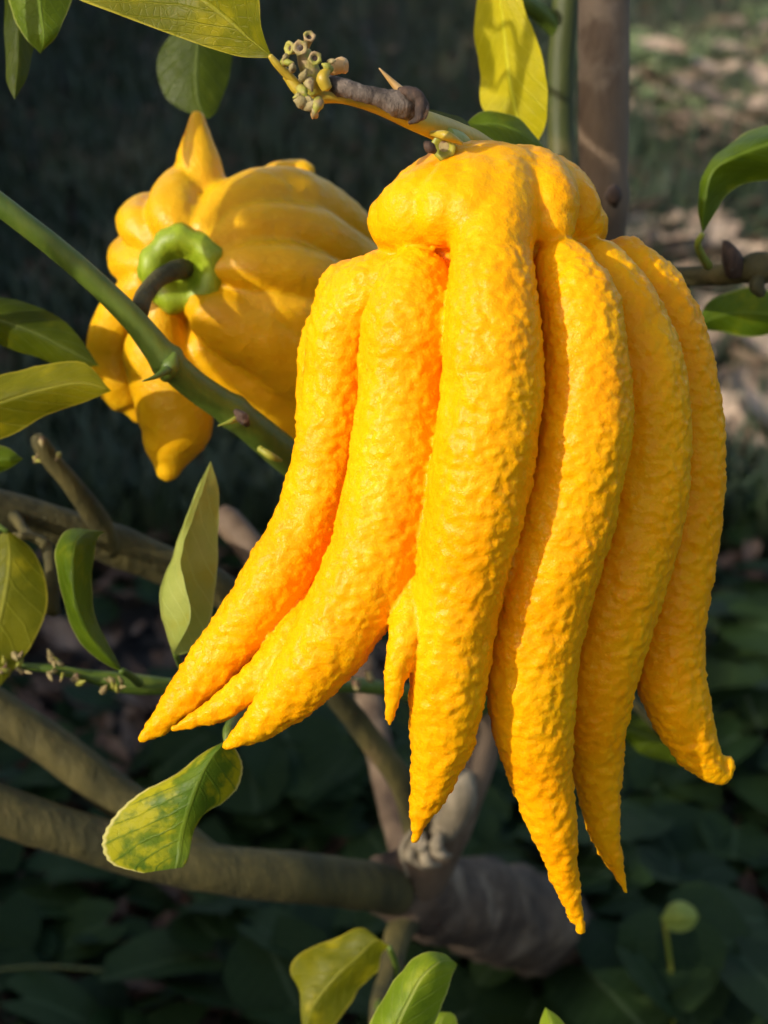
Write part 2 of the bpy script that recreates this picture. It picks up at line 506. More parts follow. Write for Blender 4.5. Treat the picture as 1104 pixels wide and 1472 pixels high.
stub = branch('branch', [(160, 790, 0.675, 17), (140, 748, 0.665, 17), (108, 702, 0.652, 15), (80, 668, 0.645, 15), (60, 640, 0.64, 13), (52, 628, 0.638, 9)],
              M['bark_olive'], sides=14, bump=0.14, seed=12)
branch('branch', [(420, 930, 0.72, 20), (392, 850, 0.73, 22), (365, 795, 0.735, 22), (330, 752, 0.74, 21), (316, 740, 0.742, 17)], M['bark'], sides=14, seed=13)
thin = branch('branch', [(20, 742, 0.655, 9), (40, 768, 0.64, 7), (66, 785, 0.632, 9), (74, 830, 0.628, 9), (76, 882, 0.625, 11)], M['bark_olive'], sides=10, seed=14)
branch('side_twig', [(0, 773, 0.634, 5), (40, 771, 0.632, 6), (68, 782, 0.631, 6)], M['bark_olive'], thin, sides=10, seed=15)
branch('branch', [(600, 1300, 0.85, 22), (572, 1345, 0.83, 19), (560, 1400, 0.81, 16), (545, 1440, 0.79, 12), (540, 1500, 0.78, 10)], M['bark_olive'], sides=12, seed=16)
branch('branch', [(600, 1285, 0.85, 26), (570, 1180, 0.88, 22), (552, 1105, 0.9, 21), (530, 1000, 0.93, 20), (515, 880, 0.95, 18)], M['bark_dark'], sides=12, seed=17)
# weathered scar on the limb and its split bark
branch('scar', [(672, 1100, 0.80, 8), (662, 1130, 0.795, 24), (648, 1165, 0.80, 26), (634, 1192, 0.805, 20), (628, 1204, 0.81, 8)], M['scar'], limb, sides=16, bump=0.22, n=12, fine=0.06, seed=18)
for i, (x0, y0, x1, y1, x2, y2, r) in enumerate([(600, 1205, 590, 1228, 612, 1250, 9), (612, 1212, 612, 1236, 634, 1244, 10), (618, 1214, 632, 1228, 650, 1230, 8), (604, 1200, 604, 1215, 618, 1222, 12),
                                                 (592, 1192, 578, 1222, 586, 1262, 4.5), (632, 1196, 628, 1216, 640, 1224, 9)]):
    branch('bark_strip', [(x0, y0, 0.797, r * 0.7), (x1, y1, 0.793, r), (x2, y2, 0.797, r * 0.2)], M['scar'], limb, sides=10, bump=0.25, fine=0.15, seed=19 + i)
# thorns
branch('thorn', [(575, 130, 0.463, 7), (560, 114, 0.462, 4), (545, 98, 0.461, 1)], M['thorn'], fruit_twig, sides=8, bump=0.02)
branch('thorn', [(240, 532, 0.545, 7), (225, 541, 0.54, 4), (205, 548, 0.536, 1)], M['stem'], main_stem, sides=8, bump=0.02)
branch('thorn', [(345, 600, 0.562, 6), (332, 606, 0.558, 4), (314, 612, 0.556, 1)], M['stem_light'], main_stem, sides=8, bump=0.02)
branch('bud_scar', [(338, 590, 0.553, 4), (348, 600, 0.552, 9), (355, 610, 0.556, 5)], M['scab'], main_stem, sides=10, bump=0.2, seed=4)
branch('bud_scar', [(252, 508, 0.549, 5), (244, 528, 0.549, 13), (236, 546, 0.551, 6)], M['stem'], main_stem, sides=10, bump=0.1, seed=4)
branch('bud_scar', [(372, 644, 0.572, 5), (390, 656, 0.572, 6), (404, 662, 0.576, 3)], M['stem_light'], main_stem, sides=10, bump=0.1, seed=5)
branch('bud', [(1058, 392, 0.607, 14), (1052, 370, 0.603, 14), (1044, 352, 0.602, 7), (1040, 346, 0.602, 2)], M['scab'], right_twig, sides=10, bump=0.08)
branch('bud', [(1090, 400, 0.602, 9), (1088, 412, 0.600, 10), (1096, 424, 0.600, 6)], M['bark_olive'], right_twig, sides=10, bump=0.1)
branch('bud_scar', [(884, 268, 0.66, 4), (882, 282, 0.655, 11), (884, 296, 0.66, 5)], M['scab'], limb, sides=10, bump=0.2)

# dead grey stub that lies along the fruit twig
branch('dead_stub', [(472, 116, 0.452, 10), (484, 123, 0.450, 13.5), (510, 131, 0.449, 13), (540, 139, 0.450, 13), (575, 150, 0.452, 19), (597, 154, 0.455, 22), (606, 153, 0.457, 15)],
       M['dead'], fruit_twig, sides=26, bump=0.12, n=16, fine=0.10, seed=21)
branch('scab', [(575, 130, 0.452, 6), (592, 136, 0.449, 10), (604, 148, 0.448, 10), (600, 170, 0.447, 7), (588, 177, 0.448, 3)], M['scab'], fruit_twig, sides=18, bump=0.3, n=12, fine=0.22, seed=22)
branch('bud_scale', [(620, 192, 0.462, 4), (642, 195, 0.457, 7), (664, 206, 0.460, 3)], M['twig_yellow'], fruit_twig, sides=10, bump=0.08)


def cup(px, py, d, dirpx, r, h, parent, mat, dark):
    """a spent flower base: short flared cup with a sunken dark eye; dirpx = image direction + depth"""
    c = P(px, py, d)
    ax = P(px + dirpx[0], py + dirpx[1], d + dirpx[2]) - c
    ax /= np.linalg.norm(ax)
    s = d / FPX
    prof = [(0.0, 0.55), (0.3, 0.62), (0.6, 0.75), (0.88, 1.0), (1.0, 1.0), (1.0, 0.66), (0.85, 0.42)]
    path = np.array([c + ax * h * s * a for a, _ in prof])
    # the tube generator needs a monotone tangent: build rings by hand
    u = np.cross(ax, (0.3, 0.5, 0.81)); u /= np.linalg.norm(u)
    w = np.cross(ax, u)
    V, F, n = [], [], 12
    for i, (a, q) in enumerate(prof):
        for k in range(n):
            th = 2 * math.pi * k / n
            rr = r * s * q * (1 + (0.10 * math.cos(5 * th + px) if i in (3, 4) else 0))
            V.append(path[i] + rr * (math.cos(th) * u + math.sin(th) * w))
    for i in range(len(prof) - 1):
        for k in range(n):
            F.append((i * n + k, i * n + (k + 1) % n, (i + 1) * n + (k + 1) % n, (i + 1) * n + k))
    o = part('flower_base', V, F, mat, parent)
    eye = part('cup_hollow', V[-n:], [tuple(range(n))], dark, parent)
    return o


cup(646, 208, 0.468, (-26, 8, -0.016), 19, 34, fruit_twig, M['stem_light'], M['husk'])
branch('husk', [(612, 206, 0.4595, 4), (618, 212, 0.458, 8), (626, 218, 0.459, 4)], M['scab'], fruit_twig, sides=12, bump=0.3, n=6, fine=0.2, seed=25)
for a in [(434, 72, 0.450, (-26, -4, -0.004), 10, 25), (441, 66, 0.452, (6, -22, -0.006), 9, 24), (432, 70, 0.447, (-4, -10, -0.016), 11, 14), (450, 84, 0.448, (16, -2, -0.012), 10, 14)]:
    cup(*a, fruit_twig, M['cup'], M['scab'])
branch('flower_stalk', [(452, 134, 0.455, 14), (448, 112, 0.453, 16), (442, 90, 0.452, 14), (436, 74, 0.451, 10)], M['cup'], fruit_twig, sides=16, bump=0.22, n=10, fine=0.05)
branch('flower_stalk', [(470, 128, 0.447, 9), (464, 112, 0.446, 10), (472, 100, 0.447, 5)], M['twig_yellow'], fruit_twig, sides=12, bump=0.1, n=6)
branch('bud_scale', [(474, 104, 0.456, 6), (486, 96, 0.455, 11), (492, 92, 0.455, 10), (496, 104, 0.456, 5)], M['thorn'], fruit_twig, sides=12, bump=0.1, n=6)
for i, (x, y, r) in enumerate([(414, 90, 7), (410, 82, 5), (420, 96, 6), (436, 132, 8), (432, 146, 8), (446, 150, 9), (456, 152, 9), (452, 162, 6), (442, 142, 7), (428, 138, 6), (436, 108, 8), (446, 122, 8), (470, 96, 7), (477, 88, 5)]):
    q = i * 2.4
    branch('husk', [(x - r * 0.8 * math.cos(q), y - r * 0.8 * math.sin(q), 0.449, r * 0.8), (x, y, 0.4465, r * 0.9), (x + r * 1.3 * math.cos(q), y + r * 1.3 * math.sin(q), 0.446, r * 0.12)], M['husk'] if i % 3 else M['cup'], fruit_twig, sides=10, bump=0.35, n=5, fine=0.25, seed=i * 3)
branch('bud_scale', [(452, 150, 0.450, 8), (452, 156, 0.449, 10), (450, 163, 0.449, 5), (449, 171, 0.45, 1)], M['thorn'], fruit_twig, sides=8, bump=0.15, n=5)
# tiny spent flowers along the thin green twig and the stub
for i in range(34):
    t_ = random.random()
    if i < 10:
        x, y, d = 22 + random.uniform(-18, 16), 956 + random.uniform(-16, 16), 0.600
    elif i < 18:
        x, y, d = 78 + random.uniform(-12, 14), 955 + random.uniform(-14, 18), 0.602
    elif i < 26:
        x, y, d = 160 + random.uniform(-14, 16), 985 + random.uniform(-8, 14), 0.604
    elif i < 30:
        x, y, d = 108 + random.uniform(-8, 10), 975 + random.uniform(-8, 8), 0.606
    else:
        x, y, d = random.choice([(52, 660), (84, 655), (92, 704), (60, 634)]) + (0.630,)
    r = random.uniform(2.5, 5)
    a = random.uniform(0, 6.28)
    branch('flower_remnant', [(x - 5 * math.cos(a), y - 5 * math.sin(a), d + 0.004, r * 0.5), (x, y, d, r), (x + 9 * math.cos(a), y + 9 * math.sin(a), d - 0.002, r * 0.1)],
           M['husk'] if i % 3 else M['cup'], flower_twig if i < 30 else stub, sides=8, bump=0.4, n=4, fine=0.3, seed=i)
for i in range(5):
    x, y = 518 + random.uniform(-18, 14), 980 + random.uniform(-12, 10)
    branch('flower_remnant', [(x - 4, y - 3, 0.665, 3), (x, y, 0.663, 6), (x + 5, y + 3, 0.665, 2)], M['husk'], flower_twig, sides=7, bump=0.3, n=3, seed=i + 50)


# ------------------------------------------------------------------ leaves
def leaf(parent, d, rows, mat, ripple=1.0, belly=0.10, name='leaf', seed=0, nu=5, nv=5, serr=0.0):
    """rows from base to tip; each (L, M, R) of (px, py[, mm deeper than d])"""
    def p3(q):
        dz = q[2] / 1000.0 if len(q) > 2 else 0.0
        return P(q[0], q[1], d + dz)
    R3 = []
    for r in rows:
        if len(r) == 1:
            r = (r[0], r[0], r[0])
        R3.append(np.concatenate([p3(r[0]), p3(r[1]), p3(r[2])]))
    C = crom(R3, nu)
    n = len(C)
    cols = 2 * nv + 1
    V = np.zeros((n, cols, 3))
    UV = np.zeros((n, cols, 2))
    for i in range(n):
        l, m, r = C[i, :3], C[i, 3:6], C[i, 6:]
        cen = (l + r) / 2
        for j in range(cols):
            v = j / (2 * nv) * 2 - 1
            e = r if v > 0 else l
            a = abs(v)
            q = m * (1 - a) + e * a
            # a gentle belly on each half, away from the midrib
            off = (cen - m)
            q = q - off * belly * 4 * a * (1 - a)
            V[i, j] = q
            UV[i, j] = (i / (n - 1), j / (2 * nv))
    # normals for ripple
    du = np.gradient(V, axis=0)
    dv = np.gradient(V, axis=1)
    N = np.cross(du, dv)
    N /= np.linalg.norm(N, axis=2)[:, :, None] + 1e-9
    vv = np.abs(np.linspace(-1, 1, cols))[None, :]
    flat = V.reshape(-1, 3)
    w = (vnoise(flat * 70 + seed * 3.1).reshape(n, cols) * 0.0016 * (0.25 + vv ** 2) + vnoise(flat * 190 + seed).reshape(n, cols) * 0.0005) * ripple
    w *= np.sin(np.linspace(0.08, math.pi - 0.02, n))[:, None]
    V = V + N * w[:, :, None]
    if serr:
        e = (np.arange(n) % 2) * serr
        for j in (0, cols - 1):
            inn = V[:, 1 if j == 0 else cols - 2]
            V[:, j] = V[:, j] + (V[:, j] - inn) * e[:, None]
    F = [(i * cols + j, i * cols + j + 1, (i + 1) * cols + j + 1, (i + 1) * cols + j) for i in range(n - 1) for j in range(cols - 1)]
    return part(name, V.reshape(-1, 3), F, mat, parent, UV.reshape(-1, 2))


def petiole(parent, pts, mat, name='petiole'):
    return branch(name, pts, mat, parent, sides=8, bump=0.04, n=6)


# broad leaf above the spent flowers
leaf(fruit_twig, 0.450, [((388, 84), (391, 82), (389, 78)), ((338, 80, 3), (362, 58, 0), (374, 34, -4)), ((275, 60, 5), (327, 28, 0), (364, -12, -8)),
                         ((190, 29, 6), (268, -18, 2), (332, -62, -10)), ((108, -2, 8), (195, -60, 6), (262, -104, -6)), ((36, -52, 12), (105, -104, 12), (158, -134, 4)), ((10, -130, 18),)],
     M['leaf_olive'], seed=1, nu=6, nv=6)
petiole(fruit_twig, [(388, 80, 0.450, 4), (398, 92, 0.451, 6), (412, 106, 0.453, 7), (430, 124, 0.455, 6)], M['twig_yellow'])
# two leaves in the upper left corner
leaf(main_stem, 0.545, [((58, -92),), ((18, -45, 4), (60, -42, 0), (106, -30, 6)), ((14, 5, 6), (58, 12, 0), (101, 10, 4)), ((32, 48, 4), (64, 52, 0), (83, 45, 2)), ((58, 77, 2),)], M['leaf_green'], seed=2)
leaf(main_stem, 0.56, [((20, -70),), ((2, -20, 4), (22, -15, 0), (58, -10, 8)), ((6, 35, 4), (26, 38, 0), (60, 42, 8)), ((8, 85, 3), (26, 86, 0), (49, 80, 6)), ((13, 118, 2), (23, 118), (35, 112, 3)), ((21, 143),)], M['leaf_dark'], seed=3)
petiole(main_stem, [(58, -90, 0.545, 4), (40, -140, 0.54, 5), (0, -200, 0.535, 5)], M['stem'])
petiole(main_stem, [(20, -70, 0.56, 4), (10, -130, 0.55, 5), (-10, -195, 0.54, 5)], M['stem'])
branch('side_twig', [(-60, 250, 0.52, 14), (-80, 60, 0.525, 12), (-50, -110, 0.53, 9), (0, -205, 0.535, 6), (60, -260, 0.54, 4)], M['stem'], main_stem, bump=0.03)
# dark leaf hanging behind the small fruit's top
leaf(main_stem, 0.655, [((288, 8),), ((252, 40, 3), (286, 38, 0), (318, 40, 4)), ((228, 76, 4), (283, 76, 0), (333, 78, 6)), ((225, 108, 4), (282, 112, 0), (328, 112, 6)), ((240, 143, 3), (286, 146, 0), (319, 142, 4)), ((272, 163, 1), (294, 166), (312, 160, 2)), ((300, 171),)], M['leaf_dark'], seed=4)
petiole(main_stem, [(288, 10, 0.655, 4), (292, -30, 0.65, 5), (290, -90, 0.64, 6)], M['stem'])
branch('side_twig', [(60, -260, 0.54, 5), (170, -200, 0.59, 8), (290, -90, 0.64, 7), (360, -20, 0.66, 5), (460, -60, 0.67, 4)], M['stem'], main_stem, bump=0.03)
# yellow leaf between crown and limb
leaf(back_stem, 0.605, [((718, -70),), ((694, -25, 6), (718, -25, 0), (742, -28, -2)), ((686, 30, 10), (722, 30, 2), (757, 22, -5)), ((684, 80, 13), (728, 84, 3), (774, 70, -7)), ((688, 120, 13), (734, 128, 3), (783, 112, -8)), ((694, 155, 11), (742, 164, 3), (786, 152, -6)), ((722, 188, 7), (758, 192, 3), (782, 184, -2)), ((771, 208, 3),)], M['leaf_yellow'], seed=5, nu=5)
petiole(back_stem, [(718, -68, 0.60, 5), (730, -110, 0.62, 6), (780, -130, 0.67, 6), (822, -100, 0.71, 6)], M['stem_light'])
leaf(fruit_twig, 0.575, [((668, 180),), ((690, 162, 4), (694, 178, 0), (692, 196, -3)), ((722, 159, 8), (726, 182, 0), (722, 206, -4)), ((752, 172, 8), (756, 194, 0), (748, 214, -3)), ((785, 214, 2),)], M['leaf_green'], seed=6)
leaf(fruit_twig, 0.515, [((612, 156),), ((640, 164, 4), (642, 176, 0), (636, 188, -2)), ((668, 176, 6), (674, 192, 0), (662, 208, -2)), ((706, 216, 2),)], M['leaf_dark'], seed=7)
# curling leaf by the right edge
leaf(right_twig, 0.585, [((1010, 334),), ((1005, 296, 3), (1012, 292, -3), (1036, 294, 6)), ((1010, 250, 6), (1023, 248, -6), (1063, 270, 12)), ((1034, 216, 13), (1052, 226, -7), (1102, 263, 14)), ((1074, 192, 19), (1092, 210, -4), (1142, 264, 14)), ((1128, 184, 19), (1144, 202, 0), (1182, 256, 12)), ((1215, 228, 6),)], M['leaf_green'], seed=8, nu=6, nv=6)
petiole(right_twig, [(1010, 336, 0.585, 4), (1003, 350, 0.588, 5), (1008, 366, 0.595, 6), (1018, 382, 0.605, 7)], M['stem_light'])
leaf(right_twig, 0.66, [((1000, 470),), ((1020, 432, 3), (1030, 455, 0), (1026, 478, 4)), ((1065, 416, 5), (1070, 448, 0), (1068, 482, 5)), ((1110, 420, 5), (1112, 452, 0), (1110, 480, 5)), ((1150, 460),)], M['leaf_green'], seed=9)
# leaves coming in from the left
left_twig = branch('side_twig', [(-60, 250, 0.52, 12), (-150, 420, 0.56, 12), (-190, 600, 0.58, 11), (-180, 720, 0.59, 9), (-140, 800, 0.60, 7)], M['stem'], main_stem, bump=0.03)
leaf(main_stem, 0.585, [((-120, 470),), ((-60, 432, 4), (-62, 456, 0), (-66, 486, 4)), ((0, 426, 6), (-10, 458, 0), (-14, 490, 6)), ((55, 441, 6), (44, 476, 0), (36, 506, 6)), ((104, 474, 4), (96, 502, 0), (88, 528, 4)), ((142, 526),)], M['leaf_dark'], seed=10)
leaf(main_stem, 0.565, [((-140, 640),), ((-70, 560, 4), (-72, 604, 0), (-66, 652, 6)), ((0, 538, 6), (-6, 580, 0), (2, 632, 8)), ((62, 528, 6), (58, 560, 0), (64, 601, 6)), ((122, 525, 4), (116, 550, 0), (118, 580, 4)), ((160, 562),)], M['leaf_olive'], seed=11)
leaf(main_stem, 0.59, [((-70, 640),), ((-30, 640, 3), (-34, 658, 0), (-30, 682, 4)), ((6, 640, 3), (6, 660, 0), (4, 680, 4)), ((34, 660),)], M['leaf_green'], seed=12)
petiole(main_stem, [(-118, 470, 0.585, 5), (-150, 480, 0.578, 6), (-165, 500, 0.568, 6)], M['stem'])
petiole(main_stem, [(-138, 640, 0.565, 5), (-165, 640, 0.575, 6), (-188, 630, 0.58, 6)], M['stem'])
petiole(main_stem, [(-68, 641, 0.59, 4), (-130, 660, 0.588, 5), (-184, 680, 0.588, 5)], M['stem'])
leaf(main_stem, 0.60, [((10, 762),), ((-40, 800, 6), (14, 800, 0), (46, 790, 4)), ((-60, 850, 8), (8, 850, 0), (64, 838, 6)), ((-66, 905, 8), (-4, 905, 0), (64, 880, 6)), ((-64, 955, 6), (-16, 955, 0), (36, 940, 4)), ((-56, 990, 3), (-26, 995, 0), (2, 984, 2)), ((-40, 1030),)], M['leaf_olive'], seed=13)
petiole(main_stem, [(10, 764, 0.60, 4), (-40, 740, 0.60, 5), (-150, 770, 0.598, 5)], M['stem'])
# folded pale leaf and narrow curled leaf in front of the left limb
leaf(flower_twig, 0.565, [((303, 663),), ((291, 700, 0), (286, 697, -1), (314, 697, 4)), ((272, 755, -1), (266, 748, -2), (314, 750, 6)), ((264, 795, -8), (251, 792, -4), (312, 800, 6)), ((272, 845, -13), (233, 845, -6), (308, 855, 5)), ((273, 890, -12), (232, 890, -6), (299, 898, 3)), ((256, 925, -7), (243, 928, -4), (274, 932, 1)), ((250, 943),)], M['leaf_pale'], seed=14, ripple=1.4, belly=0.0, nu=6, nv=6)
petiole(flower_twig, [(252, 940, 0.565, 4), (262, 962, 0.585, 5), (272, 985, 0.618, 6)], M['stem'])
leaf(flower_twig, 0.575, [((176, 966),), ((150, 952, 2), (158, 948, -3), (164, 944, 4)), ((108, 918, 2), (126, 908, -5), (144, 905, 6)), ((86, 868, 3), (108, 862, -7), (136, 866, 8)), ((79, 810, 4), (104, 815, -6), (134, 818, 9)), ((84, 778, 8), (108, 782, 0), (136, 790, 12)), ((104, 760, 14), (124, 764, 12), (142, 772, 15)), ((152, 764, 20),)], M['leaf_green'], seed=15, ripple=0.8, nu=6, nv=6)
petiole(flower_twig, [(175, 964, 0.575, 5), (188, 972, 0.59, 6), (200, 982, 0.612, 7)], M['stem'])
# mottled leaf under the left finger tips
leaf(flower_twig, 0.535, [((326, 1064),), ((288, 1083, 3), (308, 1084, -1), (342, 1082, 5)), ((252, 1108, 4), (291, 1112, -2), (348, 1108, 8)), ((204, 1134, 4), (279, 1142, -2), (335, 1140, 8)), ((166, 1172, 3), (269, 1176, -1), (294, 1172, 5)), ((148, 1208, 1), (262, 1206, 1), (279, 1204, 3)), ((160, 1240, -2), (259, 1232, 1), (270, 1232, 2)), ((206, 1255, -3), (254, 1248, 0), (263, 1247, 1))], M['leaf_mottled'], seed=16, ripple=1.2, nu=6, nv=7, serr=0.12)
petiole(flower_twig, [(326, 1066, 0.535, 5), (330, 1048, 0.54, 9), (345, 1025, 0.56, 9), (370, 1005, 0.61, 8), (400, 990, 0.645, 8)], M['stem'])
# leaves at the bottom edge
bottom = branch('branch', [(545, 1440, 0.79, 9), (580, 1560, 0.70, 9), (620, 1620, 0.62, 8), (660, 1640, 0.585, 7), (760, 1640, 0.60, 6)], M['stem'], bump=0.03)
leaf(bottom, 0.66, [((560, 1360),), ((524, 1334, 4), (541, 1352, 0), (549, 1372, 4)), ((488, 1343, 6), (517, 1374, 0), (540, 1400, 6)), ((450, 1358, 6), (488, 1400, 0), (512, 1428, 6)), ((420, 1388, 5), (462, 1430, 0), (486, 1458, 5)), ((430, 1430, 3), (446, 1456, 0), (464, 1486, 3)), ((438, 1500),)], M['leaf_olive'], seed=17, ripple=1.6, nu=6)
petiole(bottom, [(560, 1362, 0.66, 4), (570, 1400, 0.68, 5), (560, 1480, 0.745, 6)], M['stem'])
leaf(bottom, 0.555, [((545, 1565),), ((524, 1510, 4), (556, 1516, -2), (596, 1520, 6)), ((536, 1466, 5), (570, 1474, -3), (614, 1484, 7)), ((553, 1430, 5), (587, 1438, -3), (628, 1452, 7)), ((578, 1394, 4), (606, 1405, -3), (640, 1420, 6)), ((612, 1375, 4), (630, 1384, 0), (648, 1398, 6)), ((640, 1376, 8), (650, 1382, 8), (654, 1392, 10)), ((657, 1386, 14),)], M['leaf_fresh'], seed=18, ripple=1.3, nu=6, nv=6, serr=0.08)
petiole(bottom, [(545, 1562, 0.555, 5), (560, 1600, 0.57, 6), (610, 1622, 0.61, 7)], M['stem'])
leaf(bottom, 0.57, [((800, 1600),), ((770, 1540, 4), (798, 1540, 0), (822, 1540, 4)), ((772, 1500, 4), (796, 1500, 0), (820, 1500, 4)), ((778, 1470, 3), (792, 1470, 0), (808, 1470, 3)), ((784, 1448),)], M['leaf_fresh'], seed=19)
petiole(bottom, [(800, 1598, 0.57, 4), (780, 1625, 0.585, 5), (750, 1640, 0.60, 5)], M['stem'])
leaf(bottom, 0.60, [((600, 1560),), ((600, 1500, 2), (625, 1505, 0), (655, 1510, 3)), ((614, 1462, 2), (634, 1466, 0), (655, 1468, 3)), ((648, 1455, 3),)], M['leaf_fresh'], seed=20)
leaf(limb, 0.82, [((1015, 1108),), ((985, 1060, 4), (976, 1080, 0), (978, 1100, 4)), ((950, 1036, 4), (940, 1062, 0), (944, 1090, 4)), ((905, 1025, 4), (902, 1048, 0), (908, 1072, 4)), ((870, 1030),)], M['leaf_dark'], seed=21)
branch('side_twig', [(748, 860, 0.775, 10), (840, 930, 0.79, 9), (940, 1040, 0.815, 7), (1016, 1108, 0.82, 5), (1040, 1118, 0.82, 2)], M['bark_olive'], limb, bump=0.05)

# unseen overhanging branch, added so its leaves shade the limb and smaller fruit
OH = [(872, -290, 0.65, 30), (700, -480, 0.56, 22), (420, -560, 0.50, 18), (60, -520, 0.46, 15), (-300, -420, 0.43, 13), (-700, -200, 0.41, 11), (-1000, 60, 0.40, 8), (-1200, 250, 0.40, 4)]
shade_overhang = branch('branch', OH, M['bark_olive'], sides=12, seed=31)
OHP = np.array([P(x, y, d) for x, y, d, r in crom(OH, 10)])
SUNV = np.array(SUN)


def shade_leaf(px, py, d, t, size, turn, seed):
    """an unseen leaf added on the overhanging branch to shade a chosen spot from the sun"""
    c = P(px, py, d) + SUNV * t
    r = random.Random(seed)
    a = np.cross(SUNV, (math.cos(turn), 0.3, math.sin(turn))); a /= np.linalg.norm(a)
    b = np.cross(SUNV, a) + SUNV * r.uniform(-0.4, 0.4); b /= np.linalg.norm(b)
    nrm = np.cross(a, b)
    prof = [0.0, 0.55, 0.9, 1.0, 0.88, 0.55, 0.0]
    V, UV, nv = [], [], 4
    for i, w in enumerate(prof):
        u = i / (len(prof) - 1)
        for j in range(2 * nv + 1):
            v = j / nv - 1
            V.append(c + a * (u - 0.5) * 2 * size + b * v * w * size * 0.5 + nrm * size * (0.12 * abs(v) * w - 0.25 * (u - 0.5) ** 2))
            UV.append((u, j / (2 * nv)))
    k = 2 * nv + 1
    F = [(i * k + j, i * k + j + 1, (i + 1) * k + j + 1, (i + 1) * k + j) for i in range(len(prof) - 1) for j in range(k - 1)]
    part('leaf', V, F, M['leaf_green'] if seed % 2 else M['leaf_olive'], shade_overhang, UV)
    base = c - a * size - nrm * size * 0.06
    q = OHP[np.argmin(((OHP - base) ** 2).sum(1))]
    mid = (base + q) / 2 + np.array((0, 0, 0.01))
    pv, pf = tube_mesh(crom([base, mid, q], 5), np.linspace(0.0008, 0.0016, 11), 7)
    part('petiole', pv, pf, M['stem'], shade_overhang)


for i, (px, py, d, t, size, turn) in enumerate([
        (880, 30, 0.67, 0.32, 0.021, 0.0), (880, 100, 0.67, 0.34, 0.020, 0.0), (878, 180, 0.675, 0.36, 0.021, 0.1), (878, 280, 0.685, 0.40, 0.022, -0.1),
        (450, 320, 0.60, 0.34, 0.022, 0.4), (480, 400, 0.60, 0.37, 0.022, 1.0),
        (330, 535, 0.59, 0.33, 0.022, 0.2), (420, 560, 0.60, 0.36, 0.022, 0.1)]):
    shade_leaf(px, py, d, t, size, turn, i)

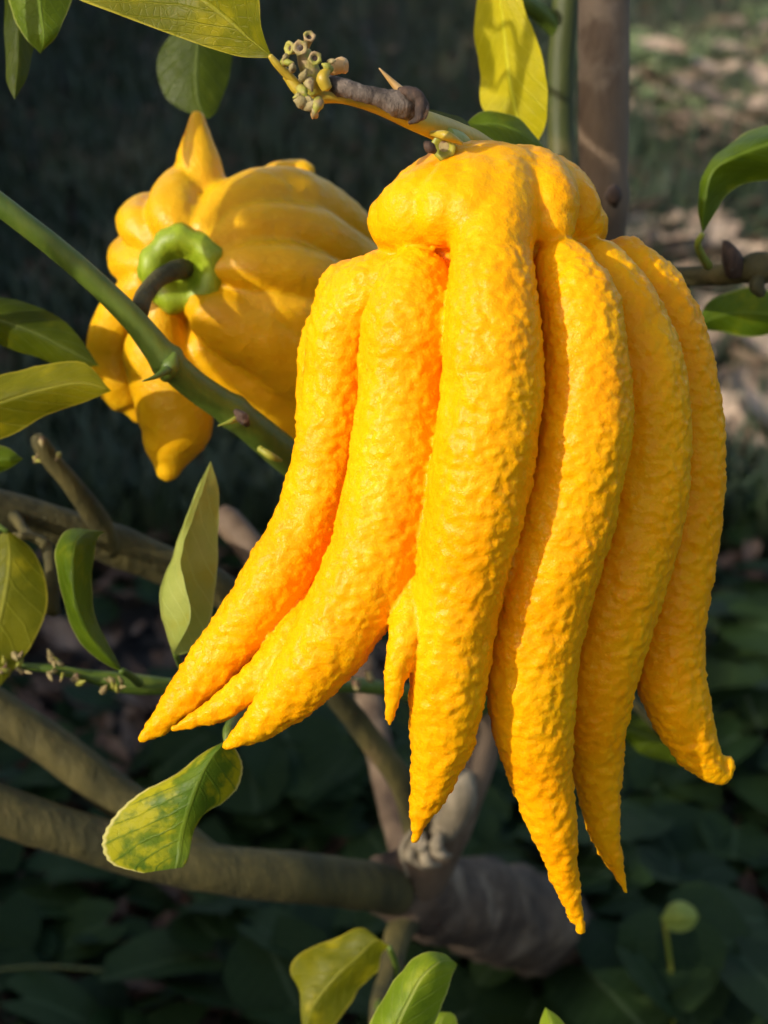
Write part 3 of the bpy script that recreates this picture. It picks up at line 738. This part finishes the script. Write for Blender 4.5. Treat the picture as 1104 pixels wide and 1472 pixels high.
# ------------------------------------------------------------------ fruits
def fruit(name, d0, fingers, others, voxel, mat, lump, slope=0.0, yref=600, smooth=3):
    """fingers / others: dicts name -> rows of (px, py, mm deeper, radius px). Voxel-fused, pebbled, cut into parts again"""
    allt = fingers + others
    V_all, F_all, segs = [], [], []
    for pname, rows in allt:
        c = crom(np.array(rows, float), 7)
        dd = d0 + (c[:, 2] + (c[:, 1] - yref) * 0.2038 * slope) / 1000.0
        path = np.array([P(x, y, d) for (x, y, _, _), d in zip(c, dd)])
        rad = np.maximum(c[:, 3], 1.5) * dd / FPX
        # round ends
        t0 = path[0] - path[1]; t0 /= np.linalg.norm(t0)
        t1 = path[-1] - path[-2]; t1 /= np.linalg.norm(t1)
        a = np.array([0.94, 0.75, 0.45])
        pre = np.array([path[0] + t0 * rad[0] * q for q in a]); pr = rad[0] * np.sqrt(1 - a * a)
        post = np.array([path[-1] + t1 * rad[-1] * q for q in a[::-1]]); po = rad[-1] * np.sqrt(1 - a[::-1] ** 2)
        V, F = tube_mesh(np.vstack([pre, path, post]), np.concatenate([pr, rad, po]), 28)
        o = sum(len(v) for v in V_all)
        V_all.append(V)
        F_all += [tuple(i + o for i in f) for f in F]
        segs.append((path, rad))
    me = new_mesh('fused', np.vstack(V_all), F_all)
    ob = bpy.data.objects.new('fused', me)
    COL.objects.link(ob)
    rm = ob.modifiers.new('r', 'REMESH')
    rm.mode, rm.voxel_size, rm.use_smooth_shade = 'VOXEL', voxel, True
    sm = ob.modifiers.new('s', 'SMOOTH')
    sm.factor, sm.iterations = 0.5, smooth
    ev = ob.evaluated_get(bpy.context.evaluated_depsgraph_get())
    m2 = bpy.data.meshes.new_from_object(ev)
    nv = len(m2.vertices)
    co = np.zeros(nv * 3, np.float32); m2.vertices.foreach_get('co', co); co = co.reshape(-1, 3).astype(float)
    no = np.zeros(nv * 3, np.float32); m2.vertices.foreach_get('normal', no); no = no.reshape(-1, 3).astype(float)
    npoly = len(m2.polygons)
    tot = np.zeros(npoly, np.int32); m2.polygons.foreach_get('loop_total', tot)
    lv = np.zeros(len(m2.loops), np.int32); m2.loops.foreach_get('vertex_index', lv)
    assert (tot == 4).all()
    quads = lv.reshape(-1, 4)
    bpy.data.objects.remove(ob); bpy.data.meshes.remove(me); bpy.data.meshes.remove(m2)
    # owner of every vertex
    best = np.full(nv, 1e9); own = np.zeros(nv, np.int32)
    co32 = co.astype(np.float32)
    for i, (path, rad) in enumerate(segs):
        for k in range(len(path)):
            d = np.sqrt(((co32 - path[k].astype(np.float32)) ** 2).sum(1)) - rad[k]
            hit = d < best
            best[hit] = d[hit]; own[hit] = i
    # pebbled rind
    disp = np.zeros(nv)
    for f, a, s in lump['noise']:
        disp += a * vnoise(co * f, s)
    for f, a, s in lump['pits']:
        w = worley(co * np.array((f, f, f * 1.35)), s)
        disp += a * (0.55 - w)
    nm = np.array([lump['amount'].get(pn, 1.0) for pn, _ in allt])[own]
    # blur the amount over neighbours so that there is no step
    edges = np.vstack([quads[:, [0, 1]], quads[:, [1, 2]], quads[:, [2, 3]], quads[:, [3, 0]]])
    cnt = np.bincount(edges.ravel(), minlength=nv)
    for _ in range(25):
        acc = np.bincount(edges[:, 0], nm[edges[:, 1]], nv) + np.bincount(edges[:, 1], nm[edges[:, 0]], nv)
        nm = 0.5 * nm + 0.5 * acc / cnt
    co = co + no * (disp * nm)[:, None]
    # normals of the fused rind
    q = co[quads]
    fn = np.cross(q[:, 2] - q[:, 0], q[:, 3] - q[:, 1])
    vn = np.zeros((nv, 3))
    for k in range(4):
        for ax in range(3):
            vn[:, ax] += np.bincount(quads[:, k], fn[:, ax], nv)
    vn /= np.linalg.norm(vn, axis=1)[:, None] + 1e-12
    root = empty(name, co.mean(0))
    off = np.array(root.location)
    groups = {}
    for i, (pn, _) in enumerate(allt):
        key = pn if pn in ('crown', 'rind') else i
        groups.setdefault(key, []).append(i)
    fo = np.array([np.bincount(r).argmax() for r in own[quads]]) if npoly < 1 else own[quads[:, 0]]
    for key, ids in groups.items():
        sel = np.isin(fo, ids)
        if sel.sum() < 20:
            continue
        qq = quads[sel]
        used, inv = np.unique(qq, return_inverse=True)
        inv = inv.reshape(-1, 4)
        m = bpy.data.meshes.new(allt[ids[0]][0])
        m.vertices.add(len(used)); m.vertices.foreach_set('co', (co[used] - off).astype(np.float32).ravel())
        m.loops.add(inv.size); m.loops.foreach_set('vertex_index', inv.astype(np.int32).ravel())
        m.polygons.add(len(inv)); m.polygons.foreach_set('loop_start', np.arange(0, inv.size, 4, dtype=np.int32))
        m.polygons.foreach_set('use_smooth', np.ones(len(inv), bool))
        m.update(calc_edges=True)
        m.normals_split_custom_set_from_vertices(vn[used].astype(np.float32))
        link(allt[ids[0]][0], m, mat, root)
    print(name, 'quads', npoly)
    return root


F_MAIN = [
    ('finger', [(572, 408, -16, 52), (530, 425, -14, 56), (497, 470, -14, 52), (484, 545, -16, 48), (473, 620, -19, 47), (455, 715, -22, 49), (421, 790, -26, 49), (375, 860, -29, 45), (325, 930, -31, 40), (278, 988, -33, 31), (236, 1034, -35, 18), (204, 1062, -36, 6)]),
    ('finger', [(500, 420, 10, 44), (466, 500, 8, 36), (452, 570, 6, 27), (446, 640, 4, 21), (444, 690, 2, 13)]),
    ('finger', [(597, 412, -27, 56), (588, 462, -33, 66), (580, 530, -34, 65), (574, 610, -37, 66), (564, 700, -41, 68), (545, 780, -44, 68), (512, 855, -47, 65), (468, 930, -50, 57), (428, 984, -51, 46), (385, 1029, -52, 31), (348, 1058, -53, 17), (324, 1073, -53, 6)]),
    ('finger', [(540, 760, -20, 34), (490, 850, -28, 36), (432, 918, -36, 35), (380, 970, -41, 28), (322, 1014, -43, 19), (278, 1036, -44, 10), (249, 1047, -45, 4)]),
    ('finger', [(622, 780, -40, 30), (595, 870, -53, 28), (577, 930, -60, 23), (567, 985, -62, 15), (562, 1020, -62, 9), (560, 1043, -62, 3)]),
    ('finger', [(705, 345, -30, 56), (708, 410, -40, 64), (709, 490, -47, 71), (703, 600, -51, 74), (682, 740, -54, 71), (657, 870, -55, 63), (644, 980, -56, 56), (635, 1070, -56, 44), (618, 1135, -56, 29), (604, 1175, -56, 17), (597, 1206, -56, 7)]),
    ('finger', [(812, 390, -26, 46), (832, 440, -34, 58), (841, 530, -38, 65), (838, 620, -41, 69), (820, 720, -42, 70), (787, 835, -43, 70), (768, 930, -43, 67), (765, 1020, -43, 62), (779, 1115, -42, 46), (799, 1205, -41, 31), (819, 1285, -40, 18), (836, 1338, -40, 6)]),
    ('finger', [(862, 385, -10, 42), (905, 450, -17, 51), (930, 540, -20, 57), (935, 630, -21, 59), (922, 740, -22, 60), (891, 850, -24, 62), (869, 940, -24, 56), (858, 1030, -23, 45), (858, 1110, -20, 35), (868, 1190, -20, 23), (886, 1247, -19, 12), (900, 1281, -19, 5)]),
    ('finger', [(898, 385, 4, 44), (940, 430, 1, 50), (975, 520, -1, 52), (990, 610, -2, 51), (991, 700, -3, 50), (978, 800, -4, 51), (964, 890, -5, 52), (963, 965, -6, 51), (985, 1040, -6, 41), (1010, 1088, -6, 29), (1034, 1112, -6, 17), (1047, 1104, -6, 11), (1048, 1094, -6, 8)]),
    ('finger', [(620, 420, 40, 60), (590, 560, 45, 65), (585, 700, 45, 60), (560, 800, 45, 45), (545, 880, 42, 18)]),
    ('finger', [(740, 420, 50, 65), (745, 560, 55, 70), (750, 720, 55, 65), (760, 860, 52, 50), (770, 960, 50, 20)]),
    ('finger', [(860, 430, 40, 55), (890, 560, 42, 62), (890, 720, 42, 60), (880, 850, 40, 45), (880, 950, 38, 18)]),
]
O_MAIN = [
    ('rind', [(695, 362, 0, 135), (722, 470, 4, 215), (730, 600, 4, 225), (725, 740, 4, 185), (720, 850, 2, 110)]),
    ('crown', [(622, 300, 2, 70), (665, 285, -8, 78), (715, 284, -10, 78), (770, 298, 0, 68), (805, 305, 4, 58)]),
    ('crown', [(680, 268, 4, 52), (640, 288, -12, 62), (602, 304, -19, 58), (578, 318, -16, 50)]),
    ('crown', [(690, 268, 0, 54), (668, 284, -16, 64), (646, 300, -24, 58)]),
    ('crown', [(690, 268, -4, 54), (684, 285, -18, 64), (676, 305, -26, 58)]),
    ('crown', [(700, 256, 4, 46), (712, 272, -12, 62), (712, 306, -22, 64), (706, 350, -32, 60)]),
    ('crown', [(730, 256, 8, 46), (768, 262, -4, 50), (786, 292, -16, 47), (790, 322, -20, 38)]),
    ('crown', [(730, 262, 16, 48), (790, 280, 4, 52), (822, 304, -4, 46), (836, 318, -4, 34)]),
    ('crown', [(710, 252, 20, 50), (790, 285, 35, 60), (830, 325, 35, 45)]),
    ('crown', [(690, 252, 20, 50), (620, 290, 35, 60), (580, 325, 35, 45)]),
]
lump_main = dict(noise=[(62, 0.0005, 1), (150, 0.00030, 2), (330, 0.00024, 3)], pits=[(300, 0.00085, 5), (520, 0.00068, 9)], amount={'crown': 0.45, 'rind': 0.5})
fr = fruit('citron_fruit', 0.50, F_MAIN, O_MAIN, 0.0008, M['fruit'], lump_main, slope=0.25, smooth=3)
tag(fr, 'large orange yellow fingered citron with pebbled rind hanging from the thorny twig', 'citron')

F_B = [
    ('finger', [(310, 330, 12, 38), (292, 280, 6, 35), (286, 230, 4, 29), (285, 195, 3, 19), (284, 170, 3, 10)]),
    ('finger', [(262, 345, -14, 24), (250, 310, -10, 34), (256, 285, 2, 36), (275, 275, 16, 36)]),
    ('finger', [(222, 350, -6, 20), (198, 324, 0, 28), (205, 312, 14, 29), (230, 310, 26, 34)]),
    ('finger', [(210, 382, -4, 20), (183, 378, 4, 24), (184, 372, 18, 27), (210, 360, 36, 36)]),
    ('finger', [(292, 330, -14, 22), (335, 296, -2, 38), (410, 286, 14, 42), (480, 318, 36, 40), (540, 370, 60, 28)]),
    ('finger', [(308, 352, -16, 22), (368, 332, -8, 36), (445, 340, 8, 40), (520, 385, 30, 36)]),
    ('finger', [(312, 382, -18, 18), (365, 385, -16, 36), (440, 402, -6, 42), (510, 440, 12, 40)]),
    ('finger', [(290, 440, -16, 24), (312, 456, -16, 38), (385, 490, -8, 50), (450, 540, 4, 55), (490, 610, 16, 45)]),
    ('finger', [(326, 425, -14, 20), (390, 446, -12, 34), (460, 480, -2, 42), (520, 520, 10, 40)]),
    ('finger', [(205, 415, -2, 24), (172, 450, 6, 30), (160, 500, 12, 30), (170, 545, 16, 33), (192, 575, 20, 28), (200, 592, 20, 15)]),
    ('finger', [(230, 450, -8, 28), (225, 505, -4, 46), (246, 560, 0, 52), (254, 610, 2, 48), (247, 645, 3, 36), (243, 672, 3, 17)]),
    ('finger', [(310, 500, 0, 45), (370, 550, 6, 50), (425, 610, 14, 46), (470, 690, 24, 28)]),
    ('finger', [(360, 288, 40, 25), (402, 260, 36, 24), (432, 248, 32, 17), (440, 247, 31, 13)]),
]
O_B = [('rind', [(285, 400, 10, 85), (340, 425, 26, 105), (420, 440, 42, 115), (500, 470, 60, 90)])]
lump_b = dict(noise=[(70, 0.0008, 11), (160, 0.0003, 12)], pits=[(240, 0.00025, 15)], amount={'rind': 0.6})
F_B = [(n_, [(x, y, z, r * 1.10) for x, y, z, r in rows]) for n_, rows in F_B]
fb = fruit('citron_fruit', 0.61, F_B, O_B, 0.0012, M['fruit_b'], lump_b, smooth=3)
tag(fb, 'smaller smooth yellow citron showing its green calyx behind the diagonal green stem', 'citron')

# green calyx and stalk of the smaller fruit
def calyx(root, px, py, d, axis_px, r):
    c = P(px, py, d)
    ax = P(px + axis_px[0], py + axis_px[1], d + axis_px[2]) - c
    ax /= np.linalg.norm(ax)
    u = np.cross(ax, (0, 0.2, 1.0)); u /= np.linalg.norm(u)
    w = np.cross(ax, u)
    s = d / FPX
    prof = [(1.0, -0.35), (1.12, -0.1), (1.05, 0.2), (0.85, 0.36), (0.62, 0.34), (0.46, 0.18), (0.34, 0.0), (0.2, -0.05)]
    n = 40
    V, F = [], []
    for i, (q, h) in enumerate(prof):
        for k in range(n):
            th = 2 * math.pi * k / n
            lob = 1 + 0.05 * math.cos(5 * th + 0.6) * (q > 0.5) + 0.03 * math.sin(11 * th)
            hh = h * (1 + 0.12 * math.cos(5 * th + 0.6))
            V.append(c + s * r * (q * lob * (math.cos(th) * u + math.sin(th) * w) + hh * ax))
    for i in range(len(prof) - 1):
        for k in range(n):
            F.append((i * n + k, i * n + (k + 1) % n, (i + 1) * n + (k + 1) % n, (i + 1) * n + k))
    F.append(tuple((len(prof) - 1) * n + k for k in range(n)))
    part('calyx', V, F, M['calyx'], root)


calyx(fb, 262, 388, 0.592, (-14, 6, -0.03), 57)
branch('stalk', [(266, 386, 0.594, 15), (248, 390, 0.584, 14), (226, 402, 0.572, 13), (208, 425, 0.560, 13), (200, 448, 0.552, 14)], M['bark_olive'], fb, sides=12, bump=0.06)
# the large fruit's stalk
branch('stalk', [(690, 250, 0.50, 22), (672, 226, 0.492, 20), (655, 206, 0.482, 19), (640, 196, 0.476, 14)], M['stem_light'], fr, sides=12, bump=0.06)

# ------------------------------------------------------------------ undergrowth
def round_leaf(seed):
    r = random.Random(seed)
    n = 14
    V = [(0, 0, 0)]
    for k in range(n):
        th = 2 * math.pi * k / n
        q = 1 + 0.10 * math.cos(th) + r.uniform(-0.05, 0.05)
        if k == n // 2:
            q *= 0.45                              # notch where the stalk joins
        V.append((0.52 * q * math.cos(th), 0.50 * q * math.sin(th), 0))
    V = np.array(V)
    V[:, 2] = 0.16 * np.abs(V[:, 1]) - 0.22 * V[:, 0] ** 2 + 0.03 * np.array([r.uniform(-1, 1) for _ in V])
    F = [(0, 1 + k, 1 + (k + 1) % n) for k in range(n)]
    uv = np.stack([V[:, 0] + 0.5, V[:, 1] + 0.5], 1)
    return V, F, uv


UL = []
for i in range(4):
    V, F, uv = round_leaf(i)
    m = new_mesh('leaf', V, F, uv)
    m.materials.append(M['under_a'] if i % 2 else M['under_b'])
    UL.append((m, V, F, uv))


def under_plant(base, h, nleaf, size, spread, seed):
    r = random.Random(seed)
    root = empty('ground_plant', base)
    SV, SF = [], []
    for i in range(nleaf):
        a = i * 2.4 + r.uniform(-0.5, 0.5)
        q = spread * math.sqrt((i + 0.5) / nleaf)
        tip = np.array((q * math.cos(a), q * math.sin(a), h * r.uniform(0.6, 1.0)))
        o = bpy.data.objects.new('leaf', UL[r.randrange(4)][0])
        COL.objects.link(o)
        o.parent = root
        o.location = tip
        s = size * r.uniform(0.7, 1.2)
        o.scale = (s, s * r.uniform(0.85, 1.05), s)
        # tilt towards the light and the open side
        o.rotation_euler = (Matrix.Rotation(a, 3, 'Z') @ Matrix.Rotation(r.uniform(-0.1, 0.6), 3, 'Y') @ Matrix.Rotation(r.uniform(-0.35, 0.35), 3, 'X')).to_euler()
        pth = crom([(0, 0, -0.03), (tip[0] * 0.4, tip[1] * 0.4, tip[2] * 0.6), tuple(tip)], 4)
        V, F = tube_mesh(pth, np.full(len(pth), 0.0011), 5)
        n0 = len(SV)
        SV += list(V)
        SF += [tuple(k + n0 for k in f) for f in F]
    st = link('stems', new_mesh('stems', SV, SF), M['grass'], root)
    if math.hypot(base[0] - tree_base[0], base[1] - tree_base[1]) < 0.22:
        tag(root, 'low dark green round leaved plant crowding the foot of the trunk', 'plant', 'plants around the trunk foot')
    elif base[1] > 1.45:
        tag(root, 'low dark green round leaved plant on the soil beyond the trunk', 'plant', 'plants beyond the trunk')
    elif base[0] < 0.0:
        tag(root, 'low dark green round leaved plant under the two leaning olive branches', 'plant', 'plants under the olive branches')
    else:
        tag(root, 'low dark green round leaved plant below the hanging finger tips', 'plant', 'plants below the large fruit')
    return root


spots = []
for i in range(46):
    for _ in range(30):
        px = random.uniform(-60, 1160)
        py = random.uniform(1000, 1560)
        if py < 1060 and px < 400:
            continue
        g = ground_at(px, py, 0.05)
        if all((g[0] - s[0]) ** 2 + (g[1] - s[1]) ** 2 > 0.085 ** 2 for s in spots):
            break
    spots.append(g)
for i in range(26):
    for _ in range(30):
        px = random.uniform(860, 1180)
        py = random.uniform(470, 1050)
        g = ground_at(px, py, 0.05)
        if all((g[0] - s[0]) ** 2 + (g[1] - s[1]) ** 2 > 0.10 ** 2 for s in spots):
            break
    spots.append(g)
spots += [ground_at(x, y, 0.04) for x, y in ((800, 1432), (850, 1424), (900, 1440), (955, 1405), (930, 1350), (740, 1450), (700, 1440))]
for i, g in enumerate(spots):
    under_plant((g[0], g[1], -0.02), random.uniform(0.05, 0.12), random.randint(4, 7), random.uniform(0.055, 0.085), random.uniform(0.055, 0.09), 100 + i)

for i, (x, y) in enumerate(((845, 1440), (905, 1428), (960, 1446), (790, 1468))):
    g = ground_at(x, y, 0.04)
    under_plant((g[0], g[1], -0.02), 0.15, 7, 0.075, 0.085, 400 + i)

# a pale seedling and a fallen stem among the low plants
g = ground_at(960, 1560, 0.0)
seed = empty('seedling', g)
tag(seed, 'small pale green seedling with curled leaf among the dark plants', 'seedling')
dd = 1.06
branch('stem', [(960, 1560, 1.17, 3), (968, 1440, 1.11, 3), (955, 1322, dd, 3)], M['stem_light'], seed, sides=7, bump=0.02)
leaf(seed, dd, [((950, 1320),), ((962, 1300, 4), (965, 1318, -6), (962, 1338, 4)), ((980, 1296, 6), (984, 1318, -8), (978, 1342, 6)), ((996, 1304, 6), (998, 1320, 0), (994, 1334, 6)), ((1004, 1318, 8),)], M['leaf_pale'], seed=40)
g0, g1 = ground_at(-30, 1397, 0.07), ground_at(150, 1395, 0.07)
tw = empty('fallen_stem', g0)
tag(tw, 'thin green fallen stem lying across the low plants', 'stem')
pth = crom([g0, (g0 + g1) / 2 + np.array((0, 0, 0.004)), g1], 8)
pv, pf = tube_mesh(pth, np.full(len(pth), 0.0016), 8)
part('stem', pv, pf, M['stem_dull'], tw)


def scatter(name, mat, n, region, shape, label, cat):
    V, F = [], []
    for i in range(n):
        x, y = region()
        q = len(V)
        vs_, fs_ = shape(x, y)
        V += vs_
        F += [tuple(k + q for k in f) for f in fs_]
    o = link(name, new_mesh(name, V, F, smooth=False), mat)
    tag(o, label, cat, kind='stuff')
    return o


def region_view(p0, p1, x0=-0.32, x1=0.32):
    def f():
        y = random.uniform(p0, p1) if random.random() < 0.5 else p0 + (p1 - p0) * random.random() ** 2
        return random.uniform(x0, x1) * y, y
    return f


def clumped(reg, seed):
    def f():
        for _ in range(40):
            x, y = reg()
            if vnoise(np.array([(x * 2.6, y * 1.5, seed)]), seed)[0] > 0.05:
                break
        return x, y
    return f


def s_litter(x, y):
    l = random.uniform(0.015, 0.04)
    a = random.uniform(0, 6.28)
    tl, rl = random.uniform(-0.5, 0.5), random.uniform(-0.6, 0.6)
    R = Matrix.Rotation(a, 3, 'Z') @ Matrix.Rotation(tl, 3, 'Y') @ Matrix.Rotation(rl, 3, 'X')
    z = random.uniform(-0.005, 0.03)
    pts = [(-1, 0, 0.1), (-0.3, 0.42, 0.12), (0.5, 0.32, 0.1), (1, 0, 0), (0.5, -0.32, 0.1), (-0.3, -0.42, 0.12), (0, 0, -0.08)]
    return [np.array(R @ Vector(p)) * l + np.array((x, y, z)) for p in pts], [(6, k, (k + 1) % 6) for k in range(6)]


def s_litter_big(x, y):
    v, f = s_litter(0, 0)
    k = random.uniform(1.0, 2.2)
    return [p * k + np.array((x, y, 0.02)) for p in v], f


def s_grass(x, y):
    h = random.uniform(0.04, 0.13)
    a = random.uniform(0, 6.28)
    b = random.uniform(0.2, 0.9) * h
    w = random.uniform(0.0015, 0.0035)
    c, s = math.cos(a), math.sin(a)
    e = np.array((-s, c, 0)) * w
    p0, p1, p2 = np.array((x, y, -0.04)), np.array((x + b * 0.35 * c, y + b * 0.35 * s, h * 0.65)), np.array((x + b * c, y + b * s, h))
    return [p0 - e, p0 + e, p1 + e * 0.8, p1 - e * 0.8, p2], [(0, 1, 2, 3), (3, 2, 4)]


def s_under(x, y):
    _, V, F, uv = UL[random.randrange(4)]
    s = random.uniform(0.03, 0.06)
    R = Matrix.Rotation(random.uniform(0, 6.28), 3, 'Z') @ Matrix.Rotation(random.uniform(-0.5, 0.5), 3, 'Y') @ Matrix.Rotation(random.uniform(-0.5, 0.5), 3, 'X')
    z = random.uniform(0.0, 0.05)
    return [np.array(R @ Vector(p)) * s + np.array((x, y, z)) for p in V], F


scatter('leaf_litter', M['litter'], 5200, region_view(0.9, 7.5), s_litter, 'brown and pale fallen leaves scattered over the soil', 'leaf litter')
scatter('fallen_leaves', M['litter_red'], 170, region_view(0.9, 2.6, -0.4, 0.4), s_litter, 'large reddish brown fallen leaves between the low plants', 'fallen leaves')
scatter('grass', M['grass'], 26000, region_view(1.7, 8.0, -0.34, 0.26), s_grass, 'thin dark grass growing over the far soil', 'grass')
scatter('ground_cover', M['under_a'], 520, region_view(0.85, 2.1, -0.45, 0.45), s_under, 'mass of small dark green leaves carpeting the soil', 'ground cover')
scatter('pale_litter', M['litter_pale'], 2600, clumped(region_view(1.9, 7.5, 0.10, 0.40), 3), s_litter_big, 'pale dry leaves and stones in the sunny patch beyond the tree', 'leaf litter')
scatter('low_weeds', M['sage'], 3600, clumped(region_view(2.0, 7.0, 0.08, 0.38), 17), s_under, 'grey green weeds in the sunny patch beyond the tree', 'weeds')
